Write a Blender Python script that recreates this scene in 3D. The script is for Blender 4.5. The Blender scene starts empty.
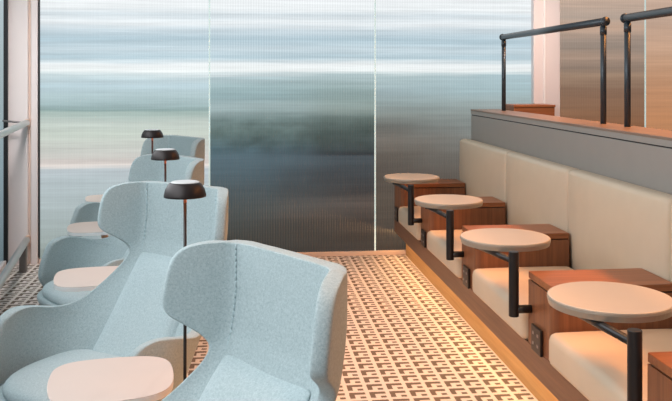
import bpy, bmesh, math, random
from mathutils import Vector, Matrix
random.seed(4)
D = bpy.data
S = bpy.context.scene
COL = S.collection
PI = math.pi

# ------------------------------------------------------------------ camera
F = 820.0                       # focal length in pixels of the 672 wide frame
TH = math.radians(6.4)          # camera yaw to the right of the bench direction (+Y)
CAMZ = 1.48
HORIZON = 77.0
cam = D.cameras.new('camera')
cam.sensor_width = 36.0
cam.lens = 36.0 * F / 672.0
cam.shift_y = -(200.5 - HORIZON) / 672.0
cam.clip_start = 0.05
cam.clip_end = 200
camo = D.objects.new('camera', cam)
COL.objects.link(camo)
camo.location = (0, 0, CAMZ)
camo.rotation_euler = (PI / 2, 0, -TH)
S.camera = camo
S.view_settings.view_transform = 'Standard'
S.view_settings.look = 'None'
S.view_settings.exposure = 0.0
S.view_settings.gamma = 1.0

def world(xc, zc):
    """camera-plan offsets (right, forward) to world X, Y"""
    return (xc * math.cos(TH) + zc * math.sin(TH), zc * math.cos(TH) - xc * math.sin(TH))

# ------------------------------------------------------------------ materials
def lin(c):
    def f(v):
        v /= 255.0
        return v / 12.92 if v <= 0.04045 else ((v + 0.055) / 1.055) ** 2.4
    return (f(c[0]), f(c[1]), f(c[2]), 1.0)

def new_mat(name):
    m = D.materials.new(name)
    m.use_nodes = True
    nt = m.node_tree
    return m, nt, nt.nodes['Principled BSDF']

def N(nt, t, **kw):
    n = nt.nodes.new(t)
    for k, v in kw.items():
        setattr(n, k, v)
    return n

def math_node(nt, op, a, b=None, c=None):
    n = N(nt, 'ShaderNodeMath', operation=op)
    for i, v in enumerate((a, b, c)):
        if v is None:
            continue
        if isinstance(v, (int, float)):
            n.inputs[i].default_value = v
        else:
            nt.links.new(v, n.inputs[i])
    return n.outputs[0]

def mix_color(nt, fac, a, b, mode='MIX'):
    n = N(nt, 'ShaderNodeMix', data_type='RGBA', blend_type=mode)
    for idx, v in ((0, fac), (6, a), (7, b)):
        if isinstance(v, (int, float)):
            n.inputs[idx].default_value = v
        elif isinstance(v, tuple):
            n.inputs[idx].default_value = v
        else:
            nt.links.new(v, n.inputs[idx])
    return n.outputs[2]

def ramp(nt, fac, stops, interp='LINEAR'):
    n = N(nt, 'ShaderNodeValToRGB')
    cr = n.color_ramp
    cr.interpolation = interp
    cr.elements[0].position = stops[0][0]
    cr.elements[0].color = stops[0][1]
    cr.elements[1].position = stops[-1][0]
    cr.elements[1].color = stops[-1][1]
    for p, c in stops[1:-1]:
        e = cr.elements.new(p)
        e.color = c
    nt.links.new(fac, n.inputs[0])
    return n.outputs[0]

def obj_coord(nt, scale=(1, 1, 1)):
    tc = N(nt, 'ShaderNodeTexCoord')
    mp = N(nt, 'ShaderNodeMapping')
    mp.inputs['Scale'].default_value = scale
    nt.links.new(tc.outputs['Object'], mp.inputs[0])
    return mp.outputs[0]

def noise(nt, vec, scale, detail=2.0, rough=0.5):
    n = N(nt, 'ShaderNodeTexNoise')
    n.inputs['Scale'].default_value = scale
    n.inputs['Detail'].default_value = detail
    n.inputs['Roughness'].default_value = rough
    nt.links.new(vec, n.inputs['Vector'])
    return n.outputs[0]

def bump(nt, bs, height, strength, dist=0.001):
    b = N(nt, 'ShaderNodeBump')
    b.inputs['Strength'].default_value = strength
    b.inputs['Distance'].default_value = dist
    nt.links.new(height, b.inputs['Height'])
    nt.links.new(b.outputs[0], bs.inputs['Normal'])

def plain(name, rgb, rough=0.5, metal=0.0, var=0.04, spec=0.5):
    m, nt, bs = new_mat(name)
    v = obj_coord(nt)
    n = noise(nt, v, 9.0, 3.0)
    c = lin(rgb)
    lo = tuple(x * (1 - var) for x in c[:3]) + (1,)
    hi = tuple(min(1, x * (1 + var)) for x in c[:3]) + (1,)
    nt.links.new(mix_color(nt, n, lo, hi), bs.inputs['Base Color'])
    bs.inputs['Roughness'].default_value = rough
    bs.inputs['Metallic'].default_value = metal
    bs.inputs['Specular IOR Level'].default_value = spec
    return m

def fabric(name, rgb_a, rgb_b):
    m, nt, bs = new_mat(name)
    v = obj_coord(nt)
    fine = noise(nt, v, 260.0, 2.0, 0.6)
    mid = noise(nt, obj_coord(nt, (1, 1, 1)), 140.0, 2.0, 0.6)
    f = math_node(nt, 'ADD', math_node(nt, 'MULTIPLY', fine, 0.5), math_node(nt, 'MULTIPLY', mid, 0.5))
    f = math_node(nt, 'MULTIPLY_ADD', f, 2.2, -0.6)
    cl = N(nt, 'ShaderNodeClamp')
    nt.links.new(f, cl.inputs[0])
    nt.links.new(mix_color(nt, cl.outputs[0], lin(rgb_a), lin(rgb_b)), bs.inputs['Base Color'])
    bs.inputs['Roughness'].default_value = 0.95
    bs.inputs['Specular IOR Level'].default_value = 0.15
    bs.inputs['Sheen Weight'].default_value = 0.1
    bs.inputs['Sheen Roughness'].default_value = 0.6
    bump(nt, bs, fine, 0.35, 0.0015)
    return m

def wood(name, rgb_a, rgb_b, axis=1, rough=0.38, scale=1.0):
    m, nt, bs = new_mat(name)
    sc = [28.0 * scale] * 3
    sc[axis] = 1.6 * scale
    v = obj_coord(nt, tuple(sc))
    n1 = noise(nt, v, 1.0, 4.0, 0.62)
    sc2 = [110.0 * scale] * 3
    sc2[axis] = 3.0
    n2 = noise(nt, obj_coord(nt, tuple(sc2)), 1.0, 2.0, 0.5)
    f = math_node(nt, 'ADD', math_node(nt, 'MULTIPLY', n1, 0.7), math_node(nt, 'MULTIPLY', n2, 0.3))
    c = ramp(nt, f, [(0.3, lin(rgb_a)), (0.7, lin(rgb_b))])
    nt.links.new(c, bs.inputs['Base Color'])
    bs.inputs['Roughness'].default_value = rough
    bs.inputs['Specular IOR Level'].default_value = 0.4
    bump(nt, bs, n2, 0.1, 0.0006)
    return m

M = {}
M['fabric'] = fabric('blue_heather_fabric', (140, 157, 160), (182, 196, 197))
M['fabric_seat'] = fabric('pale_blue_heather_fabric', (150, 169, 173), (192, 206, 207))
M['seam'] = fabric('blue_seam_thread', (150, 170, 174), (180, 197, 200))
M['leather'] = plain('cream_leather', (206, 187, 162), 0.42, 0, 0.05, 0.45)
M['walnut_v'] = wood('walnut_upright_grain', (106, 64, 42), (146, 94, 62), 2)
M['walnut_x'] = wood('walnut_cross_grain', (124, 72, 42), (168, 106, 66), 0)
M['walnut_l'] = wood('walnut_long_grain', (106, 72, 52), (136, 96, 72), 1)
M['oak'] = wood('ochre_timber', (190, 142, 84), (220, 174, 112), 1, 0.55)
M['black'] = plain('black_powder_coat', (22, 22, 24), 0.38, 0.0, 0.1)
M['blacksteel'] = plain('grey_black_steel', (64, 72, 78), 0.36, 0.4, 0.08)
M['bronze'] = plain('dark_bronze', (40, 33, 32), 0.42, 0.3, 0.1)
M['lampsheen'] = plain('lamp_top_sheen', (205, 208, 208), 0.3, 0.0, 0.03)  # pale tone stands for light reflected off the dark shade top
M['poleglow'] = plain('pole_lamp_glow', (196, 120, 84), 0.35, 0.6, 0.05)  # orange lamp glow on the black pole put into the colour
M['laminate'] = plain('blush_laminate', (206, 191, 181), 0.5, 0, 0.02, 0.3)
M['white_edge'] = plain('white_edge', (232, 232, 230), 0.4, 0, 0.02)
M['beige_top'] = plain('beige_table_laminate', (180, 174, 163), 0.42, 0, 0.03)
M['edge_steel'] = plain('brushed_edge_band', (158, 150, 136), 0.35, 0.3, 0.06)
M['champagne'] = plain('champagne_metal', (216, 186, 164), 0.35, 0.25, 0.04)
M['grey_panel'] = plain('warm_grey_laminate', (158, 151, 144), 0.42, 0.15, 0.04)
M['cap'] = wood('tan_cap_timber', (122, 102, 88), (148, 126, 110), 1)
M['shadow_gap'] = plain('black_gap', (26, 24, 24), 0.7)
M['stainless'] = plain('brushed_stainless', (200, 206, 206), 0.3, 0.6, 0.05)
M['postgrey'] = plain('grey_post_metal', (122, 118, 116), 0.45, 0.5, 0.05)
M['frame_white'] = plain('white_reveal', (242, 240, 238), 0.4, 0.0, 0.01)
M['frame'] = plain('blush_white_frame', (222, 212, 210), 0.5, 0.0, 0.02)
M['frame2'] = plain('beige_frame', (214, 190, 176), 0.5, 0.0, 0.02)
M['blackline'] = plain('black_gasket', (14, 16, 18), 0.5)
M['socket'] = plain('black_socket_plate', (30, 27, 26), 0.35)
M['socket_pin'] = plain('pale_socket_insert', (140, 130, 125), 0.4)
M['ceiling'] = plain('white_ceiling_paint', (225, 222, 216), 0.8)
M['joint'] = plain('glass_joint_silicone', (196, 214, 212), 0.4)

b_ = M['joint'].node_tree.nodes['Principled BSDF']      # daylight at the glass edges put in as emission
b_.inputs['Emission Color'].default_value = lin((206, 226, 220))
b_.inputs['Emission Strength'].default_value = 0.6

def carpet_mat():
    m, nt, bs = new_mat('key_pattern_carpet')
    tc = N(nt, 'ShaderNodeTexCoord')
    sp = N(nt, 'ShaderNodeSeparateXYZ')
    nt.links.new(tc.outputs['Object'], sp.inputs[0])
    P = 0.0955
    nz = noise(nt, tc.outputs['Object'], 180.0, 1.0)
    jit = math_node(nt, 'MULTIPLY_ADD', nz, 0.10, -0.05)
    u = math_node(nt, 'FRACT', math_node(nt, 'ADD', math_node(nt, 'DIVIDE', math_node(nt, 'ADD', sp.outputs[0], 20 * P), P), jit))
    v = math_node(nt, 'FRACT', math_node(nt, 'ADD', math_node(nt, 'DIVIDE', math_node(nt, 'ADD', sp.outputs[1], 20 * P), P), jit))
    def rect(u0, u1, v0, v1):
        a = math_node(nt, 'MULTIPLY', math_node(nt, 'GREATER_THAN', u, u0), math_node(nt, 'LESS_THAN', u, u1))
        b = math_node(nt, 'MULTIPLY', math_node(nt, 'GREATER_THAN', v, v0), math_node(nt, 'LESS_THAN', v, v1))
        return math_node(nt, 'MULTIPLY', a, b)
    r = rect(0.10, 0.90, 0.62, 0.90)
    for q in (rect(0.10, 0.36, 0.16, 0.70), rect(0.60, 0.88, 0.14, 0.38)):
        r = math_node(nt, 'MAXIMUM', r, q)
    tuft = noise(nt, tc.outputs['Object'], 420.0, 1.0)
    light = mix_color(nt, tuft, lin((204, 194, 186)), lin((228, 219, 212)))
    dark = mix_color(nt, tuft, lin((94, 82, 72)), lin((130, 116, 104)))
    nt.links.new(mix_color(nt, r, light, dark), bs.inputs['Base Color'])
    bs.inputs['Roughness'].default_value = 0.95
    bs.inputs['Specular IOR Level'].default_value = 0.1
    bump(nt, bs, tuft, 0.5, 0.003)
    return m
M['carpet'] = carpet_mat()

YW = 6.75                       # plane of the reeded glass wall
def wall_px(px):
    return YW * math.tan(math.atan((px - 336) / F) + TH)

def z_of(y, zc=6.87):
    return CAMZ - (y - HORIZON) * zc / F

def fluted_glass(name, bands, strength, rough=0.28, bands2=None, xa=0.0, xb=1.0, wob=0.05, trees=0.0):
    """reeded translucent glass: the smeared daylight view and room reflections are painted as glowing
    horizontal bands (a function of height), the ribs carry a soft reflection"""
    m, nt, bs = new_mat(name)
    tc = N(nt, 'ShaderNodeTexCoord')
    sp = N(nt, 'ShaderNodeSeparateXYZ')
    nt.links.new(tc.outputs['Object'], sp.inputs[0])
    w1 = noise(nt, obj_coord(nt, (0.55, 1, 7.0)), 1.3, 3.0, 0.55)
    w2 = noise(nt, obj_coord(nt, (0.9, 1, 34.0)), 1.0, 2.0, 0.6)
    zz = math_node(nt, 'ADD', sp.outputs[2], math_node(nt, 'MULTIPLY_ADD', w1, wob * 2, -wob))
    zz = math_node(nt, 'ADD', zz, math_node(nt, 'MULTIPLY_ADD', w2, wob * 2.0, -wob * 1.0))
    f = math_node(nt, 'DIVIDE', zz, 3.0)
    def cr(bs_):
        return ramp(nt, f, sorted((max(0.0, min(1.0, z_of(y, 6.77) / 3.0)), lin(q)) for y, q in bs_))
    c = cr(bands)
    if bands2:
        w3 = noise(nt, obj_coord(nt, (1.1, 1, 2.4)), 1.6, 2.0, 0.5)
        mr = N(nt, 'ShaderNodeMapRange', interpolation_type='SMOOTHSTEP')
        nt.links.new(math_node(nt, 'ADD', sp.outputs[0], math_node(nt, 'MULTIPLY_ADD', w3, 0.9, -0.45)), mr.inputs[0])
        mr.inputs[1].default_value = xa
        mr.inputs[2].default_value = xb
        c = mix_color(nt, mr.outputs[0], c, cr(bands2))
    if trees:
        # blurred tree line painted into the pane glow
        t = noise(nt, obj_coord(nt, (4.0, 1, 9.0)), 1.0, 4.0, 0.6)
        up_ = N(nt, 'ShaderNodeMapRange', interpolation_type='SMOOTHSTEP')
        nt.links.new(sp.outputs[2], up_.inputs[0])
        up_.inputs[1].default_value = z_of(108, 6.77)
        up_.inputs[2].default_value = z_of(128, 6.77)
        lo_ = N(nt, 'ShaderNodeMapRange', interpolation_type='SMOOTHSTEP')
        nt.links.new(sp.outputs[2], lo_.inputs[0])
        lo_.inputs[1].default_value = z_of(158, 6.77)
        lo_.inputs[2].default_value = z_of(146, 6.77)
        band = math_node(nt, 'MULTIPLY', up_.outputs[0], lo_.outputs[0])
        k = math_node(nt, 'MULTIPLY', band, math_node(nt, 'MULTIPLY_ADD', t, 2.6 * trees, -0.85 * trees))
        cl = N(nt, 'ShaderNodeClamp')
        nt.links.new(k, cl.inputs[0])
        c = mix_color(nt, cl.outputs[0], c, lin((44, 58, 52)))
    # vertical ribs
    rib = math_node(nt, 'SINE', math_node(nt, 'MULTIPLY', sp.outputs[0], 2 * PI / 0.021))
    nz = noise(nt, obj_coord(nt, (46.0, 1, 0.6)), 1.0, 2.0, 0.5)
    k = math_node(nt, 'ADD', math_node(nt, 'MULTIPLY', rib, 0.012), math_node(nt, 'MULTIPLY_ADD', nz, 0.08, 0.96))
    st1 = noise(nt, obj_coord(nt, (0.7, 1, 26.0)), 1.0, 3.0, 0.6)
    st2 = noise(nt, obj_coord(nt, (1.6, 1, 60.0)), 1.0, 2.0, 0.6)
    k = math_node(nt, 'ADD', k, math_node(nt, 'MULTIPLY_ADD', st1, 0.5, -0.25))
    k = math_node(nt, 'ADD', k, math_node(nt, 'MULTIPLY_ADD', st2, 0.3, -0.15))
    c = mix_color(nt, 1.0, c, k, 'MULTIPLY')
    nt.links.new(c, bs.inputs['Emission Color'])
    bs.inputs['Emission Strength'].default_value = strength
    bs.inputs['Base Color'].default_value = lin((20, 22, 24))
    bs.inputs['Roughness'].default_value = rough
    bs.inputs['Specular IOR Level'].default_value = 0.4
    return m

sky = [(-60, (238, 243, 245)), (0, (241, 246, 248)), (9, (243, 248, 250)), (15, (219, 230, 236)), (24, (238, 244, 247)),
       (31, (206, 221, 229)), (40, (182, 205, 216)), (50, (204, 221, 229)), (58, (186, 209, 219)), (65, (245, 250, 251)), (71, (242, 248, 248))]
M['glass_a'] = fluted_glass('fluted_glass_bright', sky + [(76, (205, 222, 226)), (85, (190, 212, 220)), (95, (184, 206, 210)), (104, (170, 194, 196)), (109, (138, 162, 160)), (112, (174, 194, 188)),
    (121, (198, 209, 202)), (132, (205, 215, 205)), (150, (206, 208, 202)), (159, (212, 204, 199)), (163, (240, 232, 226)), (167, (192, 202, 207)), (178, (186, 199, 203)), (200, (178, 191, 193)), (228, (166, 179, 178)), (252, (146, 156, 151))], 0.94, wob=0.03)
X2A, X2B = wall_px(209.5), wall_px(375)
M['glass_b'] = fluted_glass('fluted_glass_middle', sky + [(76, (185, 205, 210)), (88, (160, 186, 190)), (97, (150, 176, 180)), (106, (166, 186, 188)), (118, (128, 150, 150)), (132, (108, 130, 128)), (148, (88, 114, 124)),
    (158, (88, 110, 120)), (172, (82, 102, 111)), (190, (76, 90, 95)), (210, (72, 81, 82)), (235, (62, 66, 64)), (256, (58, 60, 57))], 0.92,
    bands2=sky + [(76, (180, 200, 203)), (90, (150, 172, 172)), (100, (140, 160, 158)), (108, (148, 164, 160)), (118, (104, 120, 116)), (132, (78, 92, 90)), (148, (66, 76, 78)), (154, (44, 48, 52)), (158, (70, 80, 86)),
    (176, (64, 70, 74)), (194, (66, 65, 65)), (205, (94, 84, 78)), (220, (68, 62, 58)), (240, (58, 55, 52)), (256, (62, 58, 54))], xa=X2A + 0.2, xb=X2B - 0.1, wob=0.03, trees=0.55)  # brown low bands: floor reflection painted into the emission
M['glass_c'] = fluted_glass('fluted_glass_dusky', sky + [(76, (184, 204, 207)), (90, (162, 182, 186)), (104, (148, 164, 164)), (116, (136, 144, 140)), (127, (106, 108, 104)), (140, (118, 113, 106)),
    (156, (98, 92, 85)), (172, (86, 80, 74)), (200, (92, 83, 74)), (230, (76, 69, 62)), (256, (64, 57, 50))], 0.92,
    bands2=sky + [(76, (180, 204, 211)), (90, (170, 194, 199)), (104, (164, 179, 179)), (118, (148, 158, 156)), (140, (132, 135, 131)), (172, (108, 102, 95)), (200, (94, 87, 78)), (256, (64, 60, 56))], xa=X2B + 0.1, xb=X2B + 1.1, wob=0.03)  # warm lower bands hold the reflected floor in their colour
M['glass_d'] = fluted_glass('fluted_glass_warm_reflection', [(-60, (206, 176, 156)), (0, (206, 180, 162)), (14, (190, 172, 158)), (26, (208, 176, 154)), (36, (176, 156, 142)), (48, (158, 142, 130)), (56, (180, 154, 136)),
    (66, (150, 130, 116)), (76, (170, 142, 120)), (90, (142, 112, 92)), (110, (150, 112, 86)), (130, (146, 100, 70)), (256, (90, 62, 46))], 0.85, 0.3)  # warm interior reflection painted into the emission bands
M['glass_e'] = fluted_glass('fluted_glass_copper_reflection', [(-60, (212, 176, 150)), (0, (214, 184, 164)), (20, (200, 170, 150)), (40, (216, 178, 152)), (60, (206, 164, 134)), (90, (202, 150, 114)), (120, (206, 146, 104)), (256, (100, 66, 46))], 0.85, 0.3)  # coppery room reflection painted in the same way

def outlook_mat():
    m, nt, bs = new_mat('painted_window_daylight')
    tc = N(nt, 'ShaderNodeTexCoord')
    sp = N(nt, 'ShaderNodeSeparateXYZ')
    nt.links.new(tc.outputs['Object'], sp.inputs[0])
    f = math_node(nt, 'DIVIDE', sp.outputs[2], 3.0)
    c = ramp(nt, f, [(0.0, lin((96, 112, 118))), (0.25, lin((140, 160, 168))), (0.5, lin((168, 186, 190))), (0.8, lin((196, 212, 218))), (1.0, lin((206, 220, 226)))])
    nt.links.new(c, bs.inputs['Emission Color'])
    bs.inputs['Emission Strength'].default_value = 0.9  # opaque pane, daylight outlook put in as an emission ramp
    bs.inputs['Base Color'].default_value = lin((30, 34, 36))
    bs.inputs['Roughness'].default_value = 0.08
    return m
M['outlook'] = outlook_mat()

def glow(name, rgb, strength):
    m, nt, bs = new_mat(name)
    bs.inputs['Base Color'].default_value = lin(rgb)
    bs.inputs['Emission Color'].default_value = lin(rgb)
    bs.inputs['Emission Strength'].default_value = strength
    return m
M['lampglow'] = glow('warm_lamp_diffuser', (255, 150, 90), 2.2)

# ------------------------------------------------------------------ mesh helpers
def link(name, bm, mat, parent=None, loc=None, rz=None, smooth=True, sub=0, bevel=None):
    me = D.meshes.new(name)
    bmesh.ops.recalc_face_normals(bm, faces=bm.faces)
    bm.to_mesh(me)
    bm.free()
    if smooth:
        for p in me.polygons:
            p.use_smooth = True
    me.materials.append(mat)
    o = D.objects.new(name, me)
    COL.objects.link(o)
    if parent:
        o.parent = parent
    if loc is not None:
        o.location = loc
    if rz is not None:
        o.rotation_euler = (0, 0, rz)
    if bevel:
        b = o.modifiers.new('bevel', 'BEVEL')
        b.width = bevel
        b.segments = 3
        b.limit_method = 'ANGLE'
        b.harden_normals = True
    if sub:
        s = o.modifiers.new('sub', 'SUBSURF')
        s.levels = s.render_levels = sub
    return o

def empty(name, loc=(0, 0, 0), rz=0.0):
    o = D.objects.new(name, None)
    o.empty_display_size = 0.1
    COL.objects.link(o)
    o.location = loc
    o.rotation_euler = (0, 0, rz)
    return o

def tag(o, label=None, cat=None, group=None, kind=None):
    if label:
        o['label'] = label
    if cat:
        o['category'] = cat
    if group:
        o['group'] = group
    if kind:
        o['kind'] = kind
    return o

def structure(o, label=None):
    o['kind'] = 'structure'
    if label:
        o['label'] = label
    return o

def box(bm, x0, x1, y0, y1, z0, z1):
    vs = [bm.verts.new((x, y, z)) for z in (z0, z1) for y in (y0, y1) for x in (x0, x1)]
    for f in ((0, 2, 3, 1), (4, 5, 7, 6), (0, 1, 5, 4), (2, 6, 7, 3), (0, 4, 6, 2), (1, 3, 7, 5)):
        bm.faces.new([vs[i] for i in f])
    return bm

def boxbm(*a):
    return box(bmesh.new(), *a)

def prism(bm, pts, z0, z1):
    a = [bm.verts.new((x, y, z0)) for x, y in pts]
    b = [bm.verts.new((x, y, z1)) for x, y in pts]
    n = len(pts)
    bm.faces.new(a[::-1])
    bm.faces.new(b)
    for i in range(n):
        bm.faces.new((a[i], a[(i + 1) % n], b[(i + 1) % n], b[i]))
    return bm

def lathe(bm, prof, n=40, cx=0, cy=0):
    rings = []
    for r, z in prof:
        if r < 1e-6:
            rings.append([bm.verts.new((cx, cy, z))])
        else:
            rings.append([bm.verts.new((cx + r * math.cos(2 * PI * k / n), cy + r * math.sin(2 * PI * k / n), z)) for k in range(n)])
    for a, b in zip(rings[:-1], rings[1:]):
        for k in range(n):
            k2 = (k + 1) % n
            if len(a) == 1 and len(b) == 1:
                continue
            if len(a) == 1:
                bm.faces.new((a[0], b[k], b[k2]))
            elif len(b) == 1:
                bm.faces.new((a[k], a[k2], b[0]))
            else:
                bm.faces.new((a[k], a[k2], b[k2], b[k]))
    return bm

def tube(bm, p, q, r, n=16):
    p, q = Vector(p), Vector(q)
    d = (q - p).normalized()
    up = Vector((0, 0, 1)) if abs(d.z) < 0.95 else Vector((1, 0, 0))
    a = d.cross(up).normalized()
    b = d.cross(a)
    R1 = [bm.verts.new(p + r * (math.cos(2 * PI * k / n) * a + math.sin(2 * PI * k / n) * b)) for k in range(n)]
    R2 = [bm.verts.new(q + r * (math.cos(2 * PI * k / n) * a + math.sin(2 * PI * k / n) * b)) for k in range(n)]
    for k in range(n):
        bm.faces.new((R1[k], R1[(k + 1) % n], R2[(k + 1) % n], R2[k]))
    bm.faces.new(R1[::-1])
    bm.faces.new(R2)
    return bm

def tubebm(*a, **k):
    return tube(bmesh.new(), *a, **k)

def interp(tab, z):
    """smooth (catmull-rom) interpolation in a table of (z, value)"""
    if z <= tab[0][0]:
        return tab[0][1]
    if z >= tab[-1][0]:
        return tab[-1][1]
    for i in range(len(tab) - 1):
        if tab[i][0] <= z <= tab[i + 1][0]:
            x0, y0 = tab[i]
            x1, y1 = tab[i + 1]
            def sl(j):
                if j <= 0 or j >= len(tab) - 1:
                    return 0.0
                d0 = (tab[j][1] - tab[j - 1][1]) / (tab[j][0] - tab[j - 1][0])
                d1 = (tab[j + 1][1] - tab[j][1]) / (tab[j + 1][0] - tab[j][0])
                if d0 * d1 <= 0:
                    return 0.0
                return 2 * d0 * d1 / (d0 + d1)
            h = x1 - x0
            t = (z - x0) / h
            m0, m1 = sl(i) * h, sl(i + 1) * h
            return ((2 * t ** 3 - 3 * t ** 2 + 1) * y0 + (t ** 3 - 2 * t ** 2 + t) * m0
                    + (-2 * t ** 3 + 3 * t ** 2) * y1 + (t ** 3 - t ** 2) * m1)

def copy_tree(o, parent=None):
    c = o.copy()
    COL.objects.link(c)
    if parent is not None:
        c.parent = parent
    for ch in list(o.children):
        copy_tree(ch, c)
    return c

# ------------------------------------------------------------------ setting
YW = 6.75                       # plane of the reeded glass wall
ROW = math.tan(math.radians(7.8))
def xw(y):                      # plan line of the left window wall
    return -1.87 + (6.7 - y) * ROW

o = structure(link('floor', boxbm(-4, 5, -3, 9, -0.1, 0.0), M['carpet'], smooth=False))
CARPET_X = 1.337
# panes of the back wall, each with real ribs
def pane(name, x0, x1, mat):
    bm = bmesh.new()
    pitch = 0.021
    n = int((x1 - x0) / pitch) * 6
    lo, hi = [], []
    for i in range(n + 1):
        x = x0 + (x1 - x0) * i / n
        y = -0.004 * abs(math.sin(PI * (x - x0) / pitch))
        lo.append(bm.verts.new((x, y, 0.036)))
        hi.append(bm.verts.new((x, y, 3.0)))
    for i in range(n):
        bm.faces.new((lo[i], lo[i + 1], hi[i + 1], hi[i]))
    bk = [bm.verts.new((x, 0.012, z)) for x, z in ((x0, 0.036), (x1, 0.036), (x1, 3.0), (x0, 3.0))]
    bm.faces.new(bk[::-1])
    return structure(link(name, bm, mat, loc=(0, YW, 0)))
def wall_x(px, y=None):
    t = math.tan(math.atan((px - 336) / F) + TH)
    return (YW if y is None else y) * t
X39, X209, X375, X531, X558, X645 = [wall_x(v) for v in (39.5, 209.5, 375, 531.5, 558, 645)]
pane('window_1', X39 + 0.004, X209 - 0.006, M['glass_a'])
pane('window_2', X209 + 0.006, X375 - 0.006, M['glass_b'])
pane('window_3', X375 + 0.006, X531 - 0.004, M['glass_c'])
pane('window_4', X558 + 0.002, X645 - 0.006, M['glass_d'])
pane('window_5', X645 + 0.006, X645 + 1.4, M['glass_e'])
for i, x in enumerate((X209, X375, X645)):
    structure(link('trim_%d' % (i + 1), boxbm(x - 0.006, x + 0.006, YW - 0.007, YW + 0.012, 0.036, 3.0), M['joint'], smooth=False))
structure(link('baseboard_back', boxbm(X39, X645 + 1.4, YW - 0.03, YW + 0.02, 0.0, 0.036), M['frame2'], smooth=False, bevel=0.004))
# pilaster right of the panes, and corner column on the left
structure(link('trim_4', boxbm(X531, X558, YW - 0.05, YW + 0.03, 0.0, 3.0), M['frame'], smooth=False, bevel=0.006))
structure(link('trim_5', boxbm(X531 + 0.085, X531 + 0.10, YW - 0.062, YW - 0.05, 0.0, 3.0), M['frame_white'], smooth=False, bevel=0.003))
xl = xw(YW)
structure(link('trim_6', boxbm(xl + 0.02, X39 - 0.075, YW - 0.06, YW + 0.06, 0.0, 3.0), M['frame'], smooth=False, bevel=0.006))
structure(link('trim_7', boxbm(X39 - 0.075, X39 - 0.055, YW - 0.03, YW + 0.06, 0.0, 3.0), M['frame2'], smooth=False))
structure(link('trim_8', boxbm(X39 - 0.055, X39 - 0.004, YW - 0.05, YW + 0.06, 0.0, 3.0), M['frame'], smooth=False, bevel=0.006))
structure(link('trim_9', boxbm(X39 - 0.006, X39 + 0.006, YW - 0.03, YW + 0.03, 0.045, 3.0), M['blackline'], smooth=False))
# left window wall
def along(y, off=0.0):          # point on the left wall line, off = distance into the room
    c, s = math.cos(math.radians(7.8)), math.sin(math.radians(7.8))
    return (xw(y) + off * c, y + off * s)
def wallbox(name, y0, y1, o0, o1, z0, z1, mat, bev=None):
    pts = [along(y0, o0), along(y0, o1), along(y1, o1), along(y1, o0)]
    return link(name, prism(bmesh.new(), pts, z0, z1), mat, smooth=False, bevel=bev)
ys = [6.66, 5.3, 3.8, 2.3, 0.8]
for i in range(4):
    structure(wallbox('window_%d' % (6 + i), ys[i + 1] + 0.03, ys[i] - 0.03, -0.02, 0.0, 0.05, 3.0, M['outlook']))
    structure(wallbox('trim_%d' % (10 + i), ys[i] - 0.03, ys[i] + 0.01, -0.03, 0.03, 0.0, 3.0, M['blackline']))
structure(wallbox('baseboard_left', 0.8, 6.8, -0.03, 0.02, 0.0, 0.05, M['frame']))

# ------------------------------------------------------------------ hand and bumper rails on the left
def rail(name, z, r, post, label, y_end=6.62, off=0.17):
    a = along(y_end, off)
    b = along(1.2, off)
    root = empty(name, (a[0], a[1], 0))
    def rel(p, zz):
        return (p[0] - a[0], p[1] - a[1], zz)
    link('rail_tube', tubebm(rel(a, z), rel(b, z), r, n=20), M['stainless'], root)
    bm = bmesh.new()
    wx, wy = along(y_end, 0.17)
    box(bm, -0.01, 0.015, -0.01, YW - 0.05 - a[1], z - 0.028, z + 0.028)
    link('end_bracket', bm, M['champagne'], root, smooth=False, bevel=0.003)
    if post:
        for yy in (6.42, 4.4, 2.4):
            c = along(yy, off)
            cx, cy, _ = rel(c, 0)
            link('post', boxbm(cx - 0.025, cx + 0.025, cy - 0.025, cy + 0.025, 0.0, z - r * 0.4), M['postgrey'], root, smooth=False, bevel=0.004)
    else:
        for yy in (6.58, 4.6, 2.6):
            c = along(yy, off)
            w = along(yy, 0.0)
            link('wall_bracket', tubebm(rel(c, z + 0.0), rel(w, z + 0.02), 0.008, n=10), M['postgrey'], root)
    return tag(root, label, 'rail')
rail('handrail', 1.122, 0.024, False, 'round stainless steel handrail along the left window at waist height')
rail('bumper_rail', 0.205, 0.026, True, 'low stainless steel rail on square posts near the floor by the left window')

# ------------------------------------------------------------------ banquette bench on the right
XF = 1.24                       # front face of the bench
XB = 1.79                      # face of the backrest
XP, ZP = 1.89, 1.21             # face and top of the partition
ZB = 0.195                      # underside of the floating bench
ZT = 0.627                      # top of the wooden side boxes
YS = [6.72, 5.70, 4.60, 3.49, 2.42]
BW = 0.29                       # box width
Y_END, Y_NEAR = 6.71, 1.2
bench = tag(empty('bench_base', (XF, Y_END, 0)), 'long floating walnut bench base with a lit ochre toe kick along the aisle', 'bench')
def bl(name, bm, mat, **k):
    bmesh.ops.translate(bm, verts=bm.verts, vec=(-XF, -Y_END, 0))
    return link(name, bm, mat, bench, **k)
bl('plinth', boxbm(XF, XP - 0.002, Y_NEAR, Y_END, ZB, 0.315), M['walnut_l'], smooth=False, bevel=0.004)
bl('toe_kick', boxbm(CARPET_X, 1.86, Y_NEAR, Y_END, 0.0, ZB - 0.001), M['oak'], smooth=False)
def lone(name, bm, mat, loc, label, cat, group):
    bmesh.ops.translate(bm, verts=bm.verts, vec=tuple(-v for v in loc))
    return tag(link(name, bm, mat, loc=loc), label, cat, group)
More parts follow.
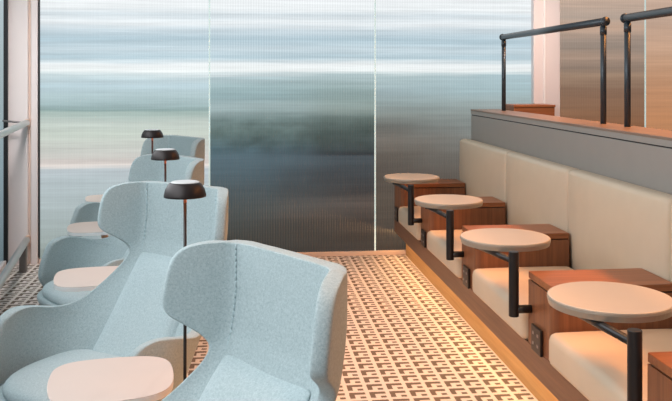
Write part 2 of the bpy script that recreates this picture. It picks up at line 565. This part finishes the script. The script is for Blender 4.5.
def cushion(x0, x1, y0, y1, z0, z1, r=0.03, puff=0.012, axis=2):
    """soft upholstered slab: subdivided rounded box that swells in the middle of its show face"""
    bm = boxbm(x0, x1, y0, y1, z0, z1)
    bmesh.ops.bevel(bm, geom=bm.edges[:], offset=r, segments=4, profile=0.5, affect='EDGES')
    bmesh.ops.subdivide_edges(bm, edges=[e for e in bm.edges if e.calc_length() > 0.1], cuts=6, use_grid_fill=True)
    cx, cy, cz = (x0 + x1) / 2, (y0 + y1) / 2, (z0 + z1) / 2
    for v in bm.verts:
        u = (1 - (2 * (v.co.y - cy) / (y1 - y0)) ** 2)
        if axis == 2:
            w = (1 - (2 * (v.co.x - cx) / (x1 - x0)) ** 2)
            if v.co.z > cz:
                v.co.z += puff * max(0, u) ** 0.5 * max(0, w) ** 0.5
        else:
            w = (1 - (2 * (v.co.z - cz) / (z1 - z0)) ** 2)
            if v.co.x < cx:
                v.co.x -= puff * max(0, u) ** 0.5 * max(0, w) ** 0.5
    return bm
seat_words = ['farthest cream leather bench seat cushion, next to the glass wall',
              'second cream leather bench seat cushion from the glass wall, behind a black table post',
              'third cream leather bench seat cushion from the glass wall, behind a black table post',
              'nearest and largest looking cream leather bench seat cushion, under the nearest round table']
for i in range(4):
    y1 = YS[i] - BW - 0.004
    y0 = YS[i + 1] + 0.004
    lone('seat_cushion', cushion(XF - 0.025, XB - 0.023, y0, y1, 0.316, 0.452), M['leather'], (XF, (y0 + y1) / 2, 0.316), seat_words[i], 'cushion', 'cream bench seat cushions')
seams = [6.71, 5.48, 4.40, 3.30, 2.2]
back_words = ['farthest cream leather backrest panel, with its end at the glass wall',
              'second cream leather backrest panel from the glass wall',
              'third cream leather backrest panel from the glass wall, the longest one wholly in view',
              'cream leather backrest panel cut off by the right edge of the photo']
for i in range(4):
    y1, y0 = seams[i] - 0.003, seams[i + 1] + 0.003
    lone('backrest_panel', cushion(XB, XP - 0.002, y0, y1, 0.40, 0.965, 0.028, 0.02, axis=0), M['leather'], (XB, (y0 + y1) / 2, 0.40), back_words[i], 'backrest', 'cream leather backrest panels')

def socket(parent, y, z):
    root_y = y
    pl = link('socket_plate', boxbm(-0.012, 0.0, y - 0.055, y + 0.055, z - 0.055, z + 0.055), M['socket'], parent, smooth=False, bevel=0.003)
    for dy in (-0.026, 0.026):
        for dz in (-0.02, 0.024):
            link('socket_insert', boxbm(-0.0145, -0.011, y + dy - 0.008, y + dy + 0.008, z + dz - 0.006, z + dz + 0.006), M['socket_pin'], pl, smooth=False)

def side_box(y_far, label):
    root = tag(empty('side_box', (XF, y_far, 0)), label, 'cabinet', 'walnut side boxes between the banquette seats')
    w = XB - XF - 0.024
    pts = []
    rr = 0.035                  # rounded front corner towards the viewer
    pts += [(0.003, -0.001), (w, -0.001), (w, -BW + 0.001)]
    for k in range(7):
        a = -PI / 2 - k * PI / 12
        pts.append((0.003 + rr + rr * math.cos(a), -BW + 0.001 + rr + rr * math.sin(a)))
    link('body', prism(bmesh.new(), pts, 0.316, ZT - 0.036), M['walnut_v'], root, smooth=False)
    link('shadow_joint', prism(bmesh.new(), [(0.012, -0.006), (w, -0.006), (w, -BW + 0.01), (0.012, -BW + 0.01)], ZT - 0.036, ZT - 0.030), M['shadow_gap'], root, smooth=False)
    link('box_top', prism(bmesh.new(), pts, ZT - 0.030, ZT), M['walnut_x'], root, smooth=False, bevel=0.003)
    return root
box_words = ['walnut side box at the far end of the banquette beside the glass wall',
             'second walnut side box from the glass wall, between the two farthest banquette seats',
             'third walnut side box from the glass wall, under the middle of the banquette',
             'walnut side box with a black power socket plainly in view, second nearest the viewer',
             'walnut side box cut off by the bottom right corner of the photo']
boxes = []
for i, y in enumerate(YS):
    b = side_box(y, box_words[i])
    socket(b, -0.13, 0.365)
    boxes.append(b)

# swivel tables
TD, TZ = 0.42, 0.726
tcent = [(411.5, 176.3), (448.5, 199), (505, 236), (610, 296)]
table_words = ['farthest of the four round bench tables, close to the glass wall',
               'second round bench table from the glass wall, on a black swivel post',
               'third round bench table from the glass wall, on a black swivel post',
               'nearest and largest looking round bench table, on a black swivel post at the right edge']
for i, (px, py) in enumerate(tcent):
    zc = F * (CAMZ - TZ) / (py - HORIZON)
    X, Y = world((px - 336) / F * zc, zc)
    root = tag(empty('swivel_table', (X, Y, 0)), table_words[i], 'table', 'round swivel tables along the banquette')
    yb = YS[i + 1]
    px_, py_ = XF - 0.075 - X, yb - (0.035 if i < 3 else 0.075) - Y          # post foot
    top = bmesh.new()
    lathe(top, [(0, TZ), (TD / 2 - 0.006, TZ), (TD / 2 - 0.002, TZ - 0.002), (TD / 2 - 0.002, TZ - 0.005), (0, TZ - 0.005)], 64)
    link('table_top', top, M['beige_top'], root, smooth=False)
    ed = bmesh.new()
    lathe(ed, [(0, TZ - 0.0052), (TD / 2, TZ - 0.0052), (TD / 2 + 0.001, TZ - 0.012), (TD / 2 - 0.004, TZ - 0.032), (0, TZ - 0.032)], 64)
    link('edge_band', ed, M['edge_steel'], root, smooth=False)
    po = link('post', tubebm((px_, py_, 0.44), (px_, py_, TZ - 0.004), 0.022, 20), M['black'], root, bevel=0.003)
    link('bracket', tubebm((px_, py_, 0.47), (XF + 0.002 - X, py_, 0.47), 0.018, 16), M['black'], root)
    link('arm', tubebm((px_, py_, TZ - 0.046), (-0.125, 0.04, TZ - 0.051), 0.014, 16), M['black'], root)
    pb = bmesh.new()
    lathe(pb, [(0, TZ - 0.0322), (0.06, TZ - 0.0322), (0.06, TZ - 0.038), (0.018, TZ - 0.040), (0.018, TZ - 0.064), (0, TZ - 0.064)], 24, -0.12, 0.035)
    link('pivot_plate', pb, M['black'], root, smooth=False)

# ------------------------------------------------------------------ grey partition behind the banquette
part = tag(empty('partition', (XP, 6.70, 0)), 'grey partition with a warm wood cap running behind the banquette', 'partition')
link('panel', boxbm(0, 0.10, 1.0 - 6.70, 0, 0.0, ZP - 0.050), M['grey_panel'], part, smooth=False, bevel=0.003)
link('shadow_joint', boxbm(0.006, 0.10, 1.0 - 6.70, -0.006, ZP - 0.050, ZP - 0.043), M['shadow_gap'], part, smooth=False)
link('cap_fascia', boxbm(-0.002, 0.25, 1.0 - 6.70, 0.002, ZP - 0.043, ZP - 0.014), M['grey_panel'], part, smooth=False)
link('cap', boxbm(-0.004, 0.252, 1.0 - 6.70, 0.004, ZP - 0.014, ZP), M['cap'], part, smooth=False, bevel=0.003)

ret = tag(empty('end_counter', (2.16, 6.50, 0)), 'low walnut counter end behind the partition, beside the beige column', 'counter')
link('body', boxbm(0, 0.34, -0.10, 0.17, 0.0, 1.235), M['walnut_x'], ret, smooth=False, bevel=0.003)
link('counter_top', boxbm(-0.005, 0.345, -0.105, 0.17, 1.235, 1.255), M['walnut_x'], ret, smooth=False, bevel=0.003)

def frame(label, y_far, y_near, ztop, joint_far):
    root = tag(empty('rail_frame', (XP + 0.175, y_far, ZP)), label, 'rail', 'black tube rails on the partition cap')
    L = y_near - y_far
    h = ztop - ZP
    for yy, w in ((0.0, 0.018), (L, 0.018)):
        p = link('post', tubebm((0, yy, 0.0), (0, yy, h - 0.02), 0.017, 18), M['blacksteel'], root)
        link('collar', tubebm((0, yy, h - 0.075), (0, yy, h - 0.03), 0.0195, 18), M['blacksteel'], p)
    t = link('top_tube', tubebm((0, 0.03, h), (0, L - 0.03, h), 0.023, 20), M['blacksteel'], root)
    for yy, s in ((0.03, 1), (L - 0.03, -1)):
        link('end_cap', tubebm((0, yy + 0.003 * s, h), (0, yy - 0.0 + 0.035 * s * -1 + 0.03 * s, h), 0.027, 20), M['blacksteel'], t)
    return root
frame('black tube rail on the partition, the complete one nearer the glass wall', 6.37, 4.54, 1.80, 0)
frame('black tube rail on the partition, cut off by the right edge of the photo', 4.24, 2.4, 1.80, 0)

# ------------------------------------------------------------------ lounge chairs
YB = 0.30
T_c = [(0.30, .14), (0.53, .14), (0.64, .16), (0.74, .179), (1.02, .179)]
T_r = [(0.30, .26), (0.53, .26), (0.64, .14), (0.76, .09), (1.02, .09)]
T_phi = [(0.30, 104), (0.53, 102), (0.62, 76), (0.74, 56), (0.90, 54), (1.02, 52)]
T_L = [(0.16, .44), (0.20, .55), (0.25, .65), (0.30, .705), (0.40, .722), (0.425, .712), (0.442, .675), (0.452, .59), (0.464, .48), (0.495, .395), (0.56, .33), (0.63, .29), (0.68, .272), (0.70, .275), (0.73, .305), (0.775, .385), (0.80, .428),
       (0.83, .442), (0.88, .438), (0.94, .424), (0.97, .405), (0.986, .38), (0.995, .345), (1.0, .30)]
T_yb = [(0.16, 0.02), (0.22, 0.04), (0.30, 0.075), (0.42, 0.15), (0.55, 0.25), (0.67, 0.345), (0.76, 0.385), (0.9, 0.40), (1.02, 0.40)]
def shell_point(z, l):
    """point of the shell centre surface at height z and signed arc length l from the back centre"""
    c, r, ph = interp(T_c, z), interp(T_r, z), math.radians(interp(T_phi, z))
    yb = interp(T_yb, z)
    s = 1 if l >= 0 else -1
    l = abs(l)
    if l <= c:
        x, y = l, yb
    elif l <= c + r * ph:
        a = (l - c) / r
        x, y = c + r * math.sin(a), yb - r * (1 - math.cos(a))
    else:
        e = l - c - r * ph
        x, y = c + r * math.sin(ph) + e * math.cos(ph), yb - r * (1 - math.cos(ph)) - e * math.sin(ph)
    q = max(0.0, min(1.0, (l - 0.34) / 0.32))
    w = max(0.0, min(1.0, (z - 0.22) / 0.19))
    z += 0.09 * q * q * (3 - 2 * q) * w if z < 0.7 else 0.0
    zz = z + (0.006 * (1 - (l / 0.4) ** 2) if z > 0.9 else 0)
    return Vector((s * x, y, zz))

LIFT = 0.06
def make_chair():
    root = empty('wing_chair')
    bm = bmesh.new()
    zs = [0.16, 0.18, 0.20, 0.225, 0.25, 0.275, 0.30, 0.35, 0.40, 0.414, 0.425, 0.434, 0.442, 0.447, 0.453, 0.46, 0.469, 0.482, 0.50, 0.53, 0.575, 0.605, 0.635, 0.66, 0.68, 0.695,
          0.71, 0.725, 0.742, 0.758, 0.775, 0.79, 0.808, 0.835, 0.87, 0.905, 0.935, 0.956, 0.972, 0.983, 0.99, 0.996, 1.0]
    n = 48
    rows = []
    for z in zs:
        L = interp(T_L, z)
        rows.append([bm.verts.new(shell_point(z, L * (2 * k / n - 1))) for k in range(n + 1)])
    for a, b in zip(rows[:-1], rows[1:]):
        for k in range(n):
            bm.faces.new((a[k], a[k + 1], b[k + 1], b[k]))
    sh = link('shell', bm, M['fabric'], root)
    so = sh.modifiers.new('thick', 'SOLIDIFY')
    so.thickness = 0.045
    so.offset = 0.0
    so.use_even_offset = False
    ss = sh.modifiers.new('sub', 'SUBSURF')
    ss.levels = ss.render_levels = 2
    # stitched seams between headrest and wings (inner face)
    for sgn in (-1, 1):
        bm = bmesh.new()
        prev = None
        pts = []
        for k in range(19):
            z = 0.69 + (0.996 - 0.69) * k / 18
            l = sgn * (interp(T_c, z) + 0.035)
            p = shell_point(z, l)
            q = shell_point(z, l + 0.004)
            t = (q - p)
            nrm = Vector((t.y, -t.x, 0)).normalized() if True else None
            if nrm.y > 0:
                nrm = -nrm
            pts.append(p + nrm * 0.0225)
        for a, b in zip(pts[:-1], pts[1:]):
            tube(bm, a, b, 0.0032, 8)
        link('seam', bm, M['seam'], root)
    # tub under the seat
    def outline(k, n, a, bf, bb, cy, ex):
        t = 2 * PI * k / n
        ct, st = math.cos(t), math.sin(t)
        x = a * math.copysign(abs(ct) ** ex, ct)
        y = cy + (bb if st > 0 else bf) * math.copysign(abs(st) ** ex, st)
        return x, y
    n = 56
    bm = bmesh.new()
    rings = []
    for sc, z in ((0.55, 0.372), (0.93, 0.385), (0.99, 0.390), (1.015, 0.380), (1.015, 0.360), (0.98, 0.335), (0.88, 0.30), (0.70, 0.268), (0.45, 0.25), (0.15, 0.245)):
        rings.append([bm.verts.new((outline(k, n, 0.365, 0.365, 0.20, -0.06, 0.68)[0] * sc, -0.06 + (outline(k, n, 0.365, 0.365, 0.20, -0.06, 0.68)[1] + 0.06) * sc, z - 0.118)) for k in range(n)])
    for a, b in zip(rings[:-1], rings[1:]):
        for k in range(n):
            bm.faces.new((a[k], a[(k + 1) % n], b[(k + 1) % n], b[k]))
    bm.faces.new(rings[0][::-1])
    bm.faces.new(rings[-1])
    link('tub', bm, M['fabric'], root, sub=1)
    # seat cushion
    bm = bmesh.new()
    rings = []
    for sc, z in ((0.90, 0.375), (0.975, 0.383), (1.0, 0.400), (0.995, 0.418), (0.965, 0.434), (0.90, 0.445), (0.72, 0.456), (0.45, 0.460), (0.15, 0.461)):
        ring = []
        for k in range(n):
            x, y = outline(k, n, 0.330, 0.345, 0.17, -0.065, 0.68)
            ring.append(bm.verts.new((x * sc, -0.065 + (y + 0.065) * sc, z - 0.118 + 0.012 * min(0, (y + 0.1)) )))
        rings.append(ring)
    for a, b in zip(rings[:-1], rings[1:]):
        for k in range(n):
            bm.faces.new((a[k], a[(k + 1) % n], b[(k + 1) % n], b[k]))
    bm.faces.new(rings[0][::-1])
    bm.faces.new(rings[-1])
    link('seat_cushion', bm, M['fabric_seat'], root, sub=1)
    # back cushion: reclined pad from the seat up to the headrest
    bm = bmesh.new()
    nz_, nx = 12, 14
    front, back = [], []
    for i in range(nz_ + 1):
        t = i / nz_
        z = 0.30 + (0.70 - 0.30) * t
        yb = 0.055 + 0.29 * t ** 0.92
        hw = 0.205 - 0.01 * t
        fr, bk = [], []
        for k in range(nx + 1):
            u = 2 * k / nx - 1
            edge = (1 - abs(u) ** 5) * (1 - max(0, (t - 0.72) / 0.28) ** 3.5)
            yy = yb - 0.055 * edge ** 0.5 - 0.03 * abs(u) ** 2.5 * (1 - 0.4 * t)
            fr.append(bm.verts.new((hw * u, yy, z)))
            bk.append(bm.verts.new((hw * u, yb + 0.02 - 0.03 * abs(u) ** 2.5, z)))
        front.append(fr)
        back.append(bk)
    for g in (front, back):
        for a, b in zip(g[:-1], g[1:]):
            for k in range(nx):
                bm.faces.new((a[k], a[k + 1], b[k + 1], b[k]))
    for k in range(nx):
        bm.faces.new((front[0][k], front[0][k + 1], back[0][k + 1], back[0][k]))
        bm.faces.new((front[-1][k], front[-1][k + 1], back[-1][k + 1], back[-1][k]))
    for a in range(nz_):
        for k in (0, nx):
            bm.faces.new((front[a][k], front[a + 1][k], back[a + 1][k], back[a][k]))
    link('back_cushion', bm, M['fabric_seat'], root, sub=1)
    for ch in root.children:
        for v in ch.data.vertices:
            v.co.z += LIFT
    # swivel base
    bm = bmesh.new()
    lathe(bm, [(0, 0.132 + LIFT), (0.09, 0.132 + LIFT), (0.09, 0.124 + LIFT), (0.032, 0.118 + LIFT), (0.03, 0.05), (0, 0.05)], 28)
    link('pedestal', bm, M['black'], root, smooth=False)
    for k in range(4):
        a = PI / 4 + k * PI / 2
        bm = bmesh.new()
        tube(bm, (0.02 * math.cos(a), 0.02 * math.sin(a), 0.052), (0.29 * math.cos(a), 0.29 * math.sin(a), 0.014), 0.014, 12)
        link('foot', bm, M['black'], root)
    return root

chair0 = make_chair()
KC = 0.96
chairs = [
    # headrest centre (camera-plan right, forward), turn away from the camera axis, size
    (-0.133, 2.23, 49, 1.0, 'nearest pale blue wing chair, cut off by the bottom edge of the photo'),
    (-0.673, 3.65, 32, 1.0, 'second nearest pale blue wing chair, with a mushroom lamp in front of its headrest'),
    (-0.921, 4.94, 50, 1.0, 'third pale blue wing chair from the viewer, its seat half under a blush table'),
    (-1.13, 6.2, 48, 1.025, 'farthest pale blue wing chair, right before the glass wall'),
]
for i, (xc, zc, al, sc, lab) in enumerate(chairs):
    o = chair0 if i == 0 else copy_tree(chair0)
    rz = -(math.radians(al) + TH)
    X, Y = world(xc * KC, zc * KC)
    sc *= KC
    # chair origin: headrest centre sits at local (0, 0.40)
    o.location = (X + 0.40 * sc * math.sin(rz), Y - 0.40 * sc * math.cos(rz), 0)
    o.scale = (sc, sc, sc)
    o.rotation_euler = (0, 0, rz)
    tag(o, lab, 'armchair', 'pale blue wing chairs in a row')

# ------------------------------------------------------------------ lounge side tables
TBZ = 0.568
def rounded_quad(pts, r, seg=8):
    out = []
    n = len(pts)
    for i in range(n):
        p0, p1, p2 = Vector(pts[i - 1]), Vector(pts[i]), Vector(pts[(i + 1) % n])
        a = p1 + (p0 - p1).normalized() * r
        b = p1 + (p2 - p1).normalized() * r
        for k in range(seg + 1):
            t = k / seg
            out.append(tuple((1 - t) ** 2 * a + 2 * t * (1 - t) * p1 + t * t * b))
    return out
def make_table():
    root = empty('lounge_table')
    q = [(-0.157, -0.188), (0.167, -0.168), (0.177, 0.158), (-0.167, 0.168)]
    # bowed sides
    pts = []
    for i in range(4):
        a, b = Vector(q[i]), Vector(q[(i + 1) % 4])
        nrm = Vector(((b - a).y, -(b - a).x)).normalized()
        pts.append(tuple(a))
        pts.append(tuple((a + b) / 2 + nrm * 0.022))
    pts = rounded_quad(pts, 0.085, 8)
    # chaikin smoothing
    for _ in range(2):
        npnt = []
        for i in range(len(pts)):
            a, b = Vector(pts[i]), Vector(pts[(i + 1) % len(pts)])
            if (b - a).length < 0.004:
                npnt.append(tuple(a))
                continue
            npnt += [tuple(a * 0.75 + b * 0.25), tuple(a * 0.25 + b * 0.75)]
        pts = npnt
    link('table_top', prism(bmesh.new(), pts, TBZ - 0.002, TBZ), M['laminate'], root, smooth=False)
    link('edge', prism(bmesh.new(), [(x * 1.004, y * 1.004) for x, y in pts], TBZ - 0.020, TBZ - 0.002), M['white_edge'], root, smooth=False)
    link('post', boxbm(0.02, 0.06, -0.06, -0.02, 0.012, TBZ - 0.02), M['champagne'], root, smooth=False, bevel=0.004)
    bm = bmesh.new()
    lathe(bm, [(0, 0.0), (0.125, 0.0), (0.125, 0.008), (0.118, 0.012), (0, 0.012)], 40, 0.03, -0.04)
    link('base_plate', bm, M['champagne'], root, smooth=False)
    return root
table0 = make_table()
for i, (px, py, rot, lab) in enumerate([
        (110, 377.5, 15, 'nearest blush topped side table, in front of the second wing chair'),
        (95, 275.5, 15, 'second blush topped side table, in front of the third wing chair'),
        (98, 226.3, 15, 'third blush topped side table, before the farthest wing chair'),
        (110, 197.5, 15, 'farthest side table, a sliver beyond the last wing chair by the glass')]):
    o = table0 if i == 0 else copy_tree(table0)
    zc = F * (CAMZ - TBZ) / (py - HORIZON)
    X, Y = world((px - 336) / F * zc, zc)
    o.location = (X, Y, 0)
    o.rotation_euler = (0, 0, math.radians(rot) - TH)
    tag(o, lab, 'table', 'blush topped tables in the chair row')

# ------------------------------------------------------------------ floor lamps
LZ = 1.116
def make_lamp():
    root = empty('mushroom_lamp')
    bm = bmesh.new()
    lathe(bm, [(0, LZ - 0.002), (0.050, LZ - 0.002), (0.058, LZ - 0.008), (0.068, LZ - 0.024), (0.0725, LZ - 0.040), (0.0725, LZ - 0.046), (0.069, LZ - 0.046), (0.064, LZ - 0.030), (0.0, LZ - 0.024)], 48)
    sh = link('lamp_shade', bm, M['bronze'], root)
    bm = bmesh.new()
    lathe(bm, [(0, LZ + 0.001), (0.044, LZ + 0.001), (0.050, LZ - 0.0015), (0, LZ - 0.0015)], 40)
    link('shade_sheen', bm, M['lampsheen'], sh, smooth=False)
    bm = bmesh.new()
    lathe(bm, [(0, LZ - 0.036), (0.062, LZ - 0.036), (0.062, LZ - 0.040), (0, LZ - 0.040)], 40)
    link('diffuser', bm, M['lampglow'], sh, smooth=False)
    link('pole', tubebm((0, 0, 0.01), (0, 0, LZ - 0.065), 0.0058, 14), M['black'], root)
    link('pole_glow_tip', tubebm((0, 0, LZ - 0.065), (0, 0, LZ - 0.038), 0.0058, 14), M['poleglow'], root)
    bm = bmesh.new()
    lathe(bm, [(0, 0), (0.085, 0), (0.085, 0.008), (0.078, 0.012), (0, 0.012)], 40)
    link('base_plate', bm, M['black'], root, smooth=False)
    return root
lamp0 = make_lamp()
for i, (px, py, lab) in enumerate([
        (185, 181.6, 'nearest dark mushroom lamp, between the two nearest wing chairs'),
        (165.3, 149.2, 'middle dark mushroom lamp, in front of the third wing chair'),
        (152.3, 129.6, 'farthest dark mushroom lamp, in front of the last wing chair')]):
    o = lamp0 if i == 0 else copy_tree(lamp0)
    zc = [2.6, 3.85, 5.0][i]
    X, Y = world((px - 336) / F * zc, zc)
    o.location = (X, Y, 0)
    s = (CAMZ - (py - HORIZON) * zc / F) / LZ
    o.scale = (0.915, 0.915, s)
    tag(o, lab, 'lamp', 'mushroom lamps in the chair row')

# ------------------------------------------------------------------ light
w = D.worlds.new('world')
S.world = w
w.use_nodes = True
wn = w.node_tree
bg = wn.nodes['Background']
tc = N(wn, 'ShaderNodeTexCoord')
sp = N(wn, 'ShaderNodeSeparateXYZ')
wn.links.new(tc.outputs['Generated'], sp.inputs[0])
left = math_node(wn, 'MAXIMUM', math_node(wn, 'MULTIPLY', sp.outputs[0], -1.0), 0.0)
up = math_node(wn, 'MAXIMUM', sp.outputs[2], 0.0)
st = math_node(wn, 'MULTIPLY_ADD', left, 0.60, 0.07)
st = math_node(wn, 'MULTIPLY_ADD', up, 0.36, st)
bg.inputs[0].default_value = lin((232, 235, 238))
wn.links.new(st, bg.inputs[1])

def area(name, loc, target, sx, sy, power, rgb, spread=None):
    l = D.lights.new(name, 'AREA')
    l.shape = 'RECTANGLE'
    l.size, l.size_y = sx, sy
    l.energy = power
    l.color = lin(rgb)[:3]
    if spread:
        l.spread = math.radians(spread)
    o = D.objects.new(name, l)
    COL.objects.link(o)
    o.location = loc
    d = Vector(target) - Vector(loc)
    o.rotation_euler = d.to_track_quat('-Z', 'Y').to_euler()
    return o
# daylight through the left windows
area('window_daylight', (-1.22, 2.7, 1.6), (0.6, 3.0, 0.8), 4.6, 2.2, 105, (246, 248, 252))
# added neutral fill that brightens the window corner column and floor, no known fitting
area('corner_fill', (-1.15, 5.2, 2.9), (-1.75, 6.7, 0.9), 0.5, 0.5, 8.5, (255, 251, 249), 70)
# added fill to whiten the beige column behind the partition, no known fitting
area('column_fill', (2.35, 5.3, 2.9), (2.28, 6.7, 1.7), 0.4, 0.4, 4.5, (255, 236, 224), 60)
# warm row of ceiling lights beyond the partition, washing over bench and aisle
area('bench_wash', (2.85, 3.6, 2.85), (1.55, 3.6, 0.2), 5.0, 0.2, 54, (255, 160, 82), 90)
# warm downlights over the aisle
area('aisle_wash', (0.95, 4.0, 3.0), (0.75, 4.0, 0), 5.0, 0.3, 20, (255, 180, 116), 55)
# led strip under the floating bench, turned out to the carpet
area('bench_underglow', (1.31, 4.2, 0.18), (1.0, 4.2, 0.0), 5.0, 0.03, 14, (255, 192, 126))
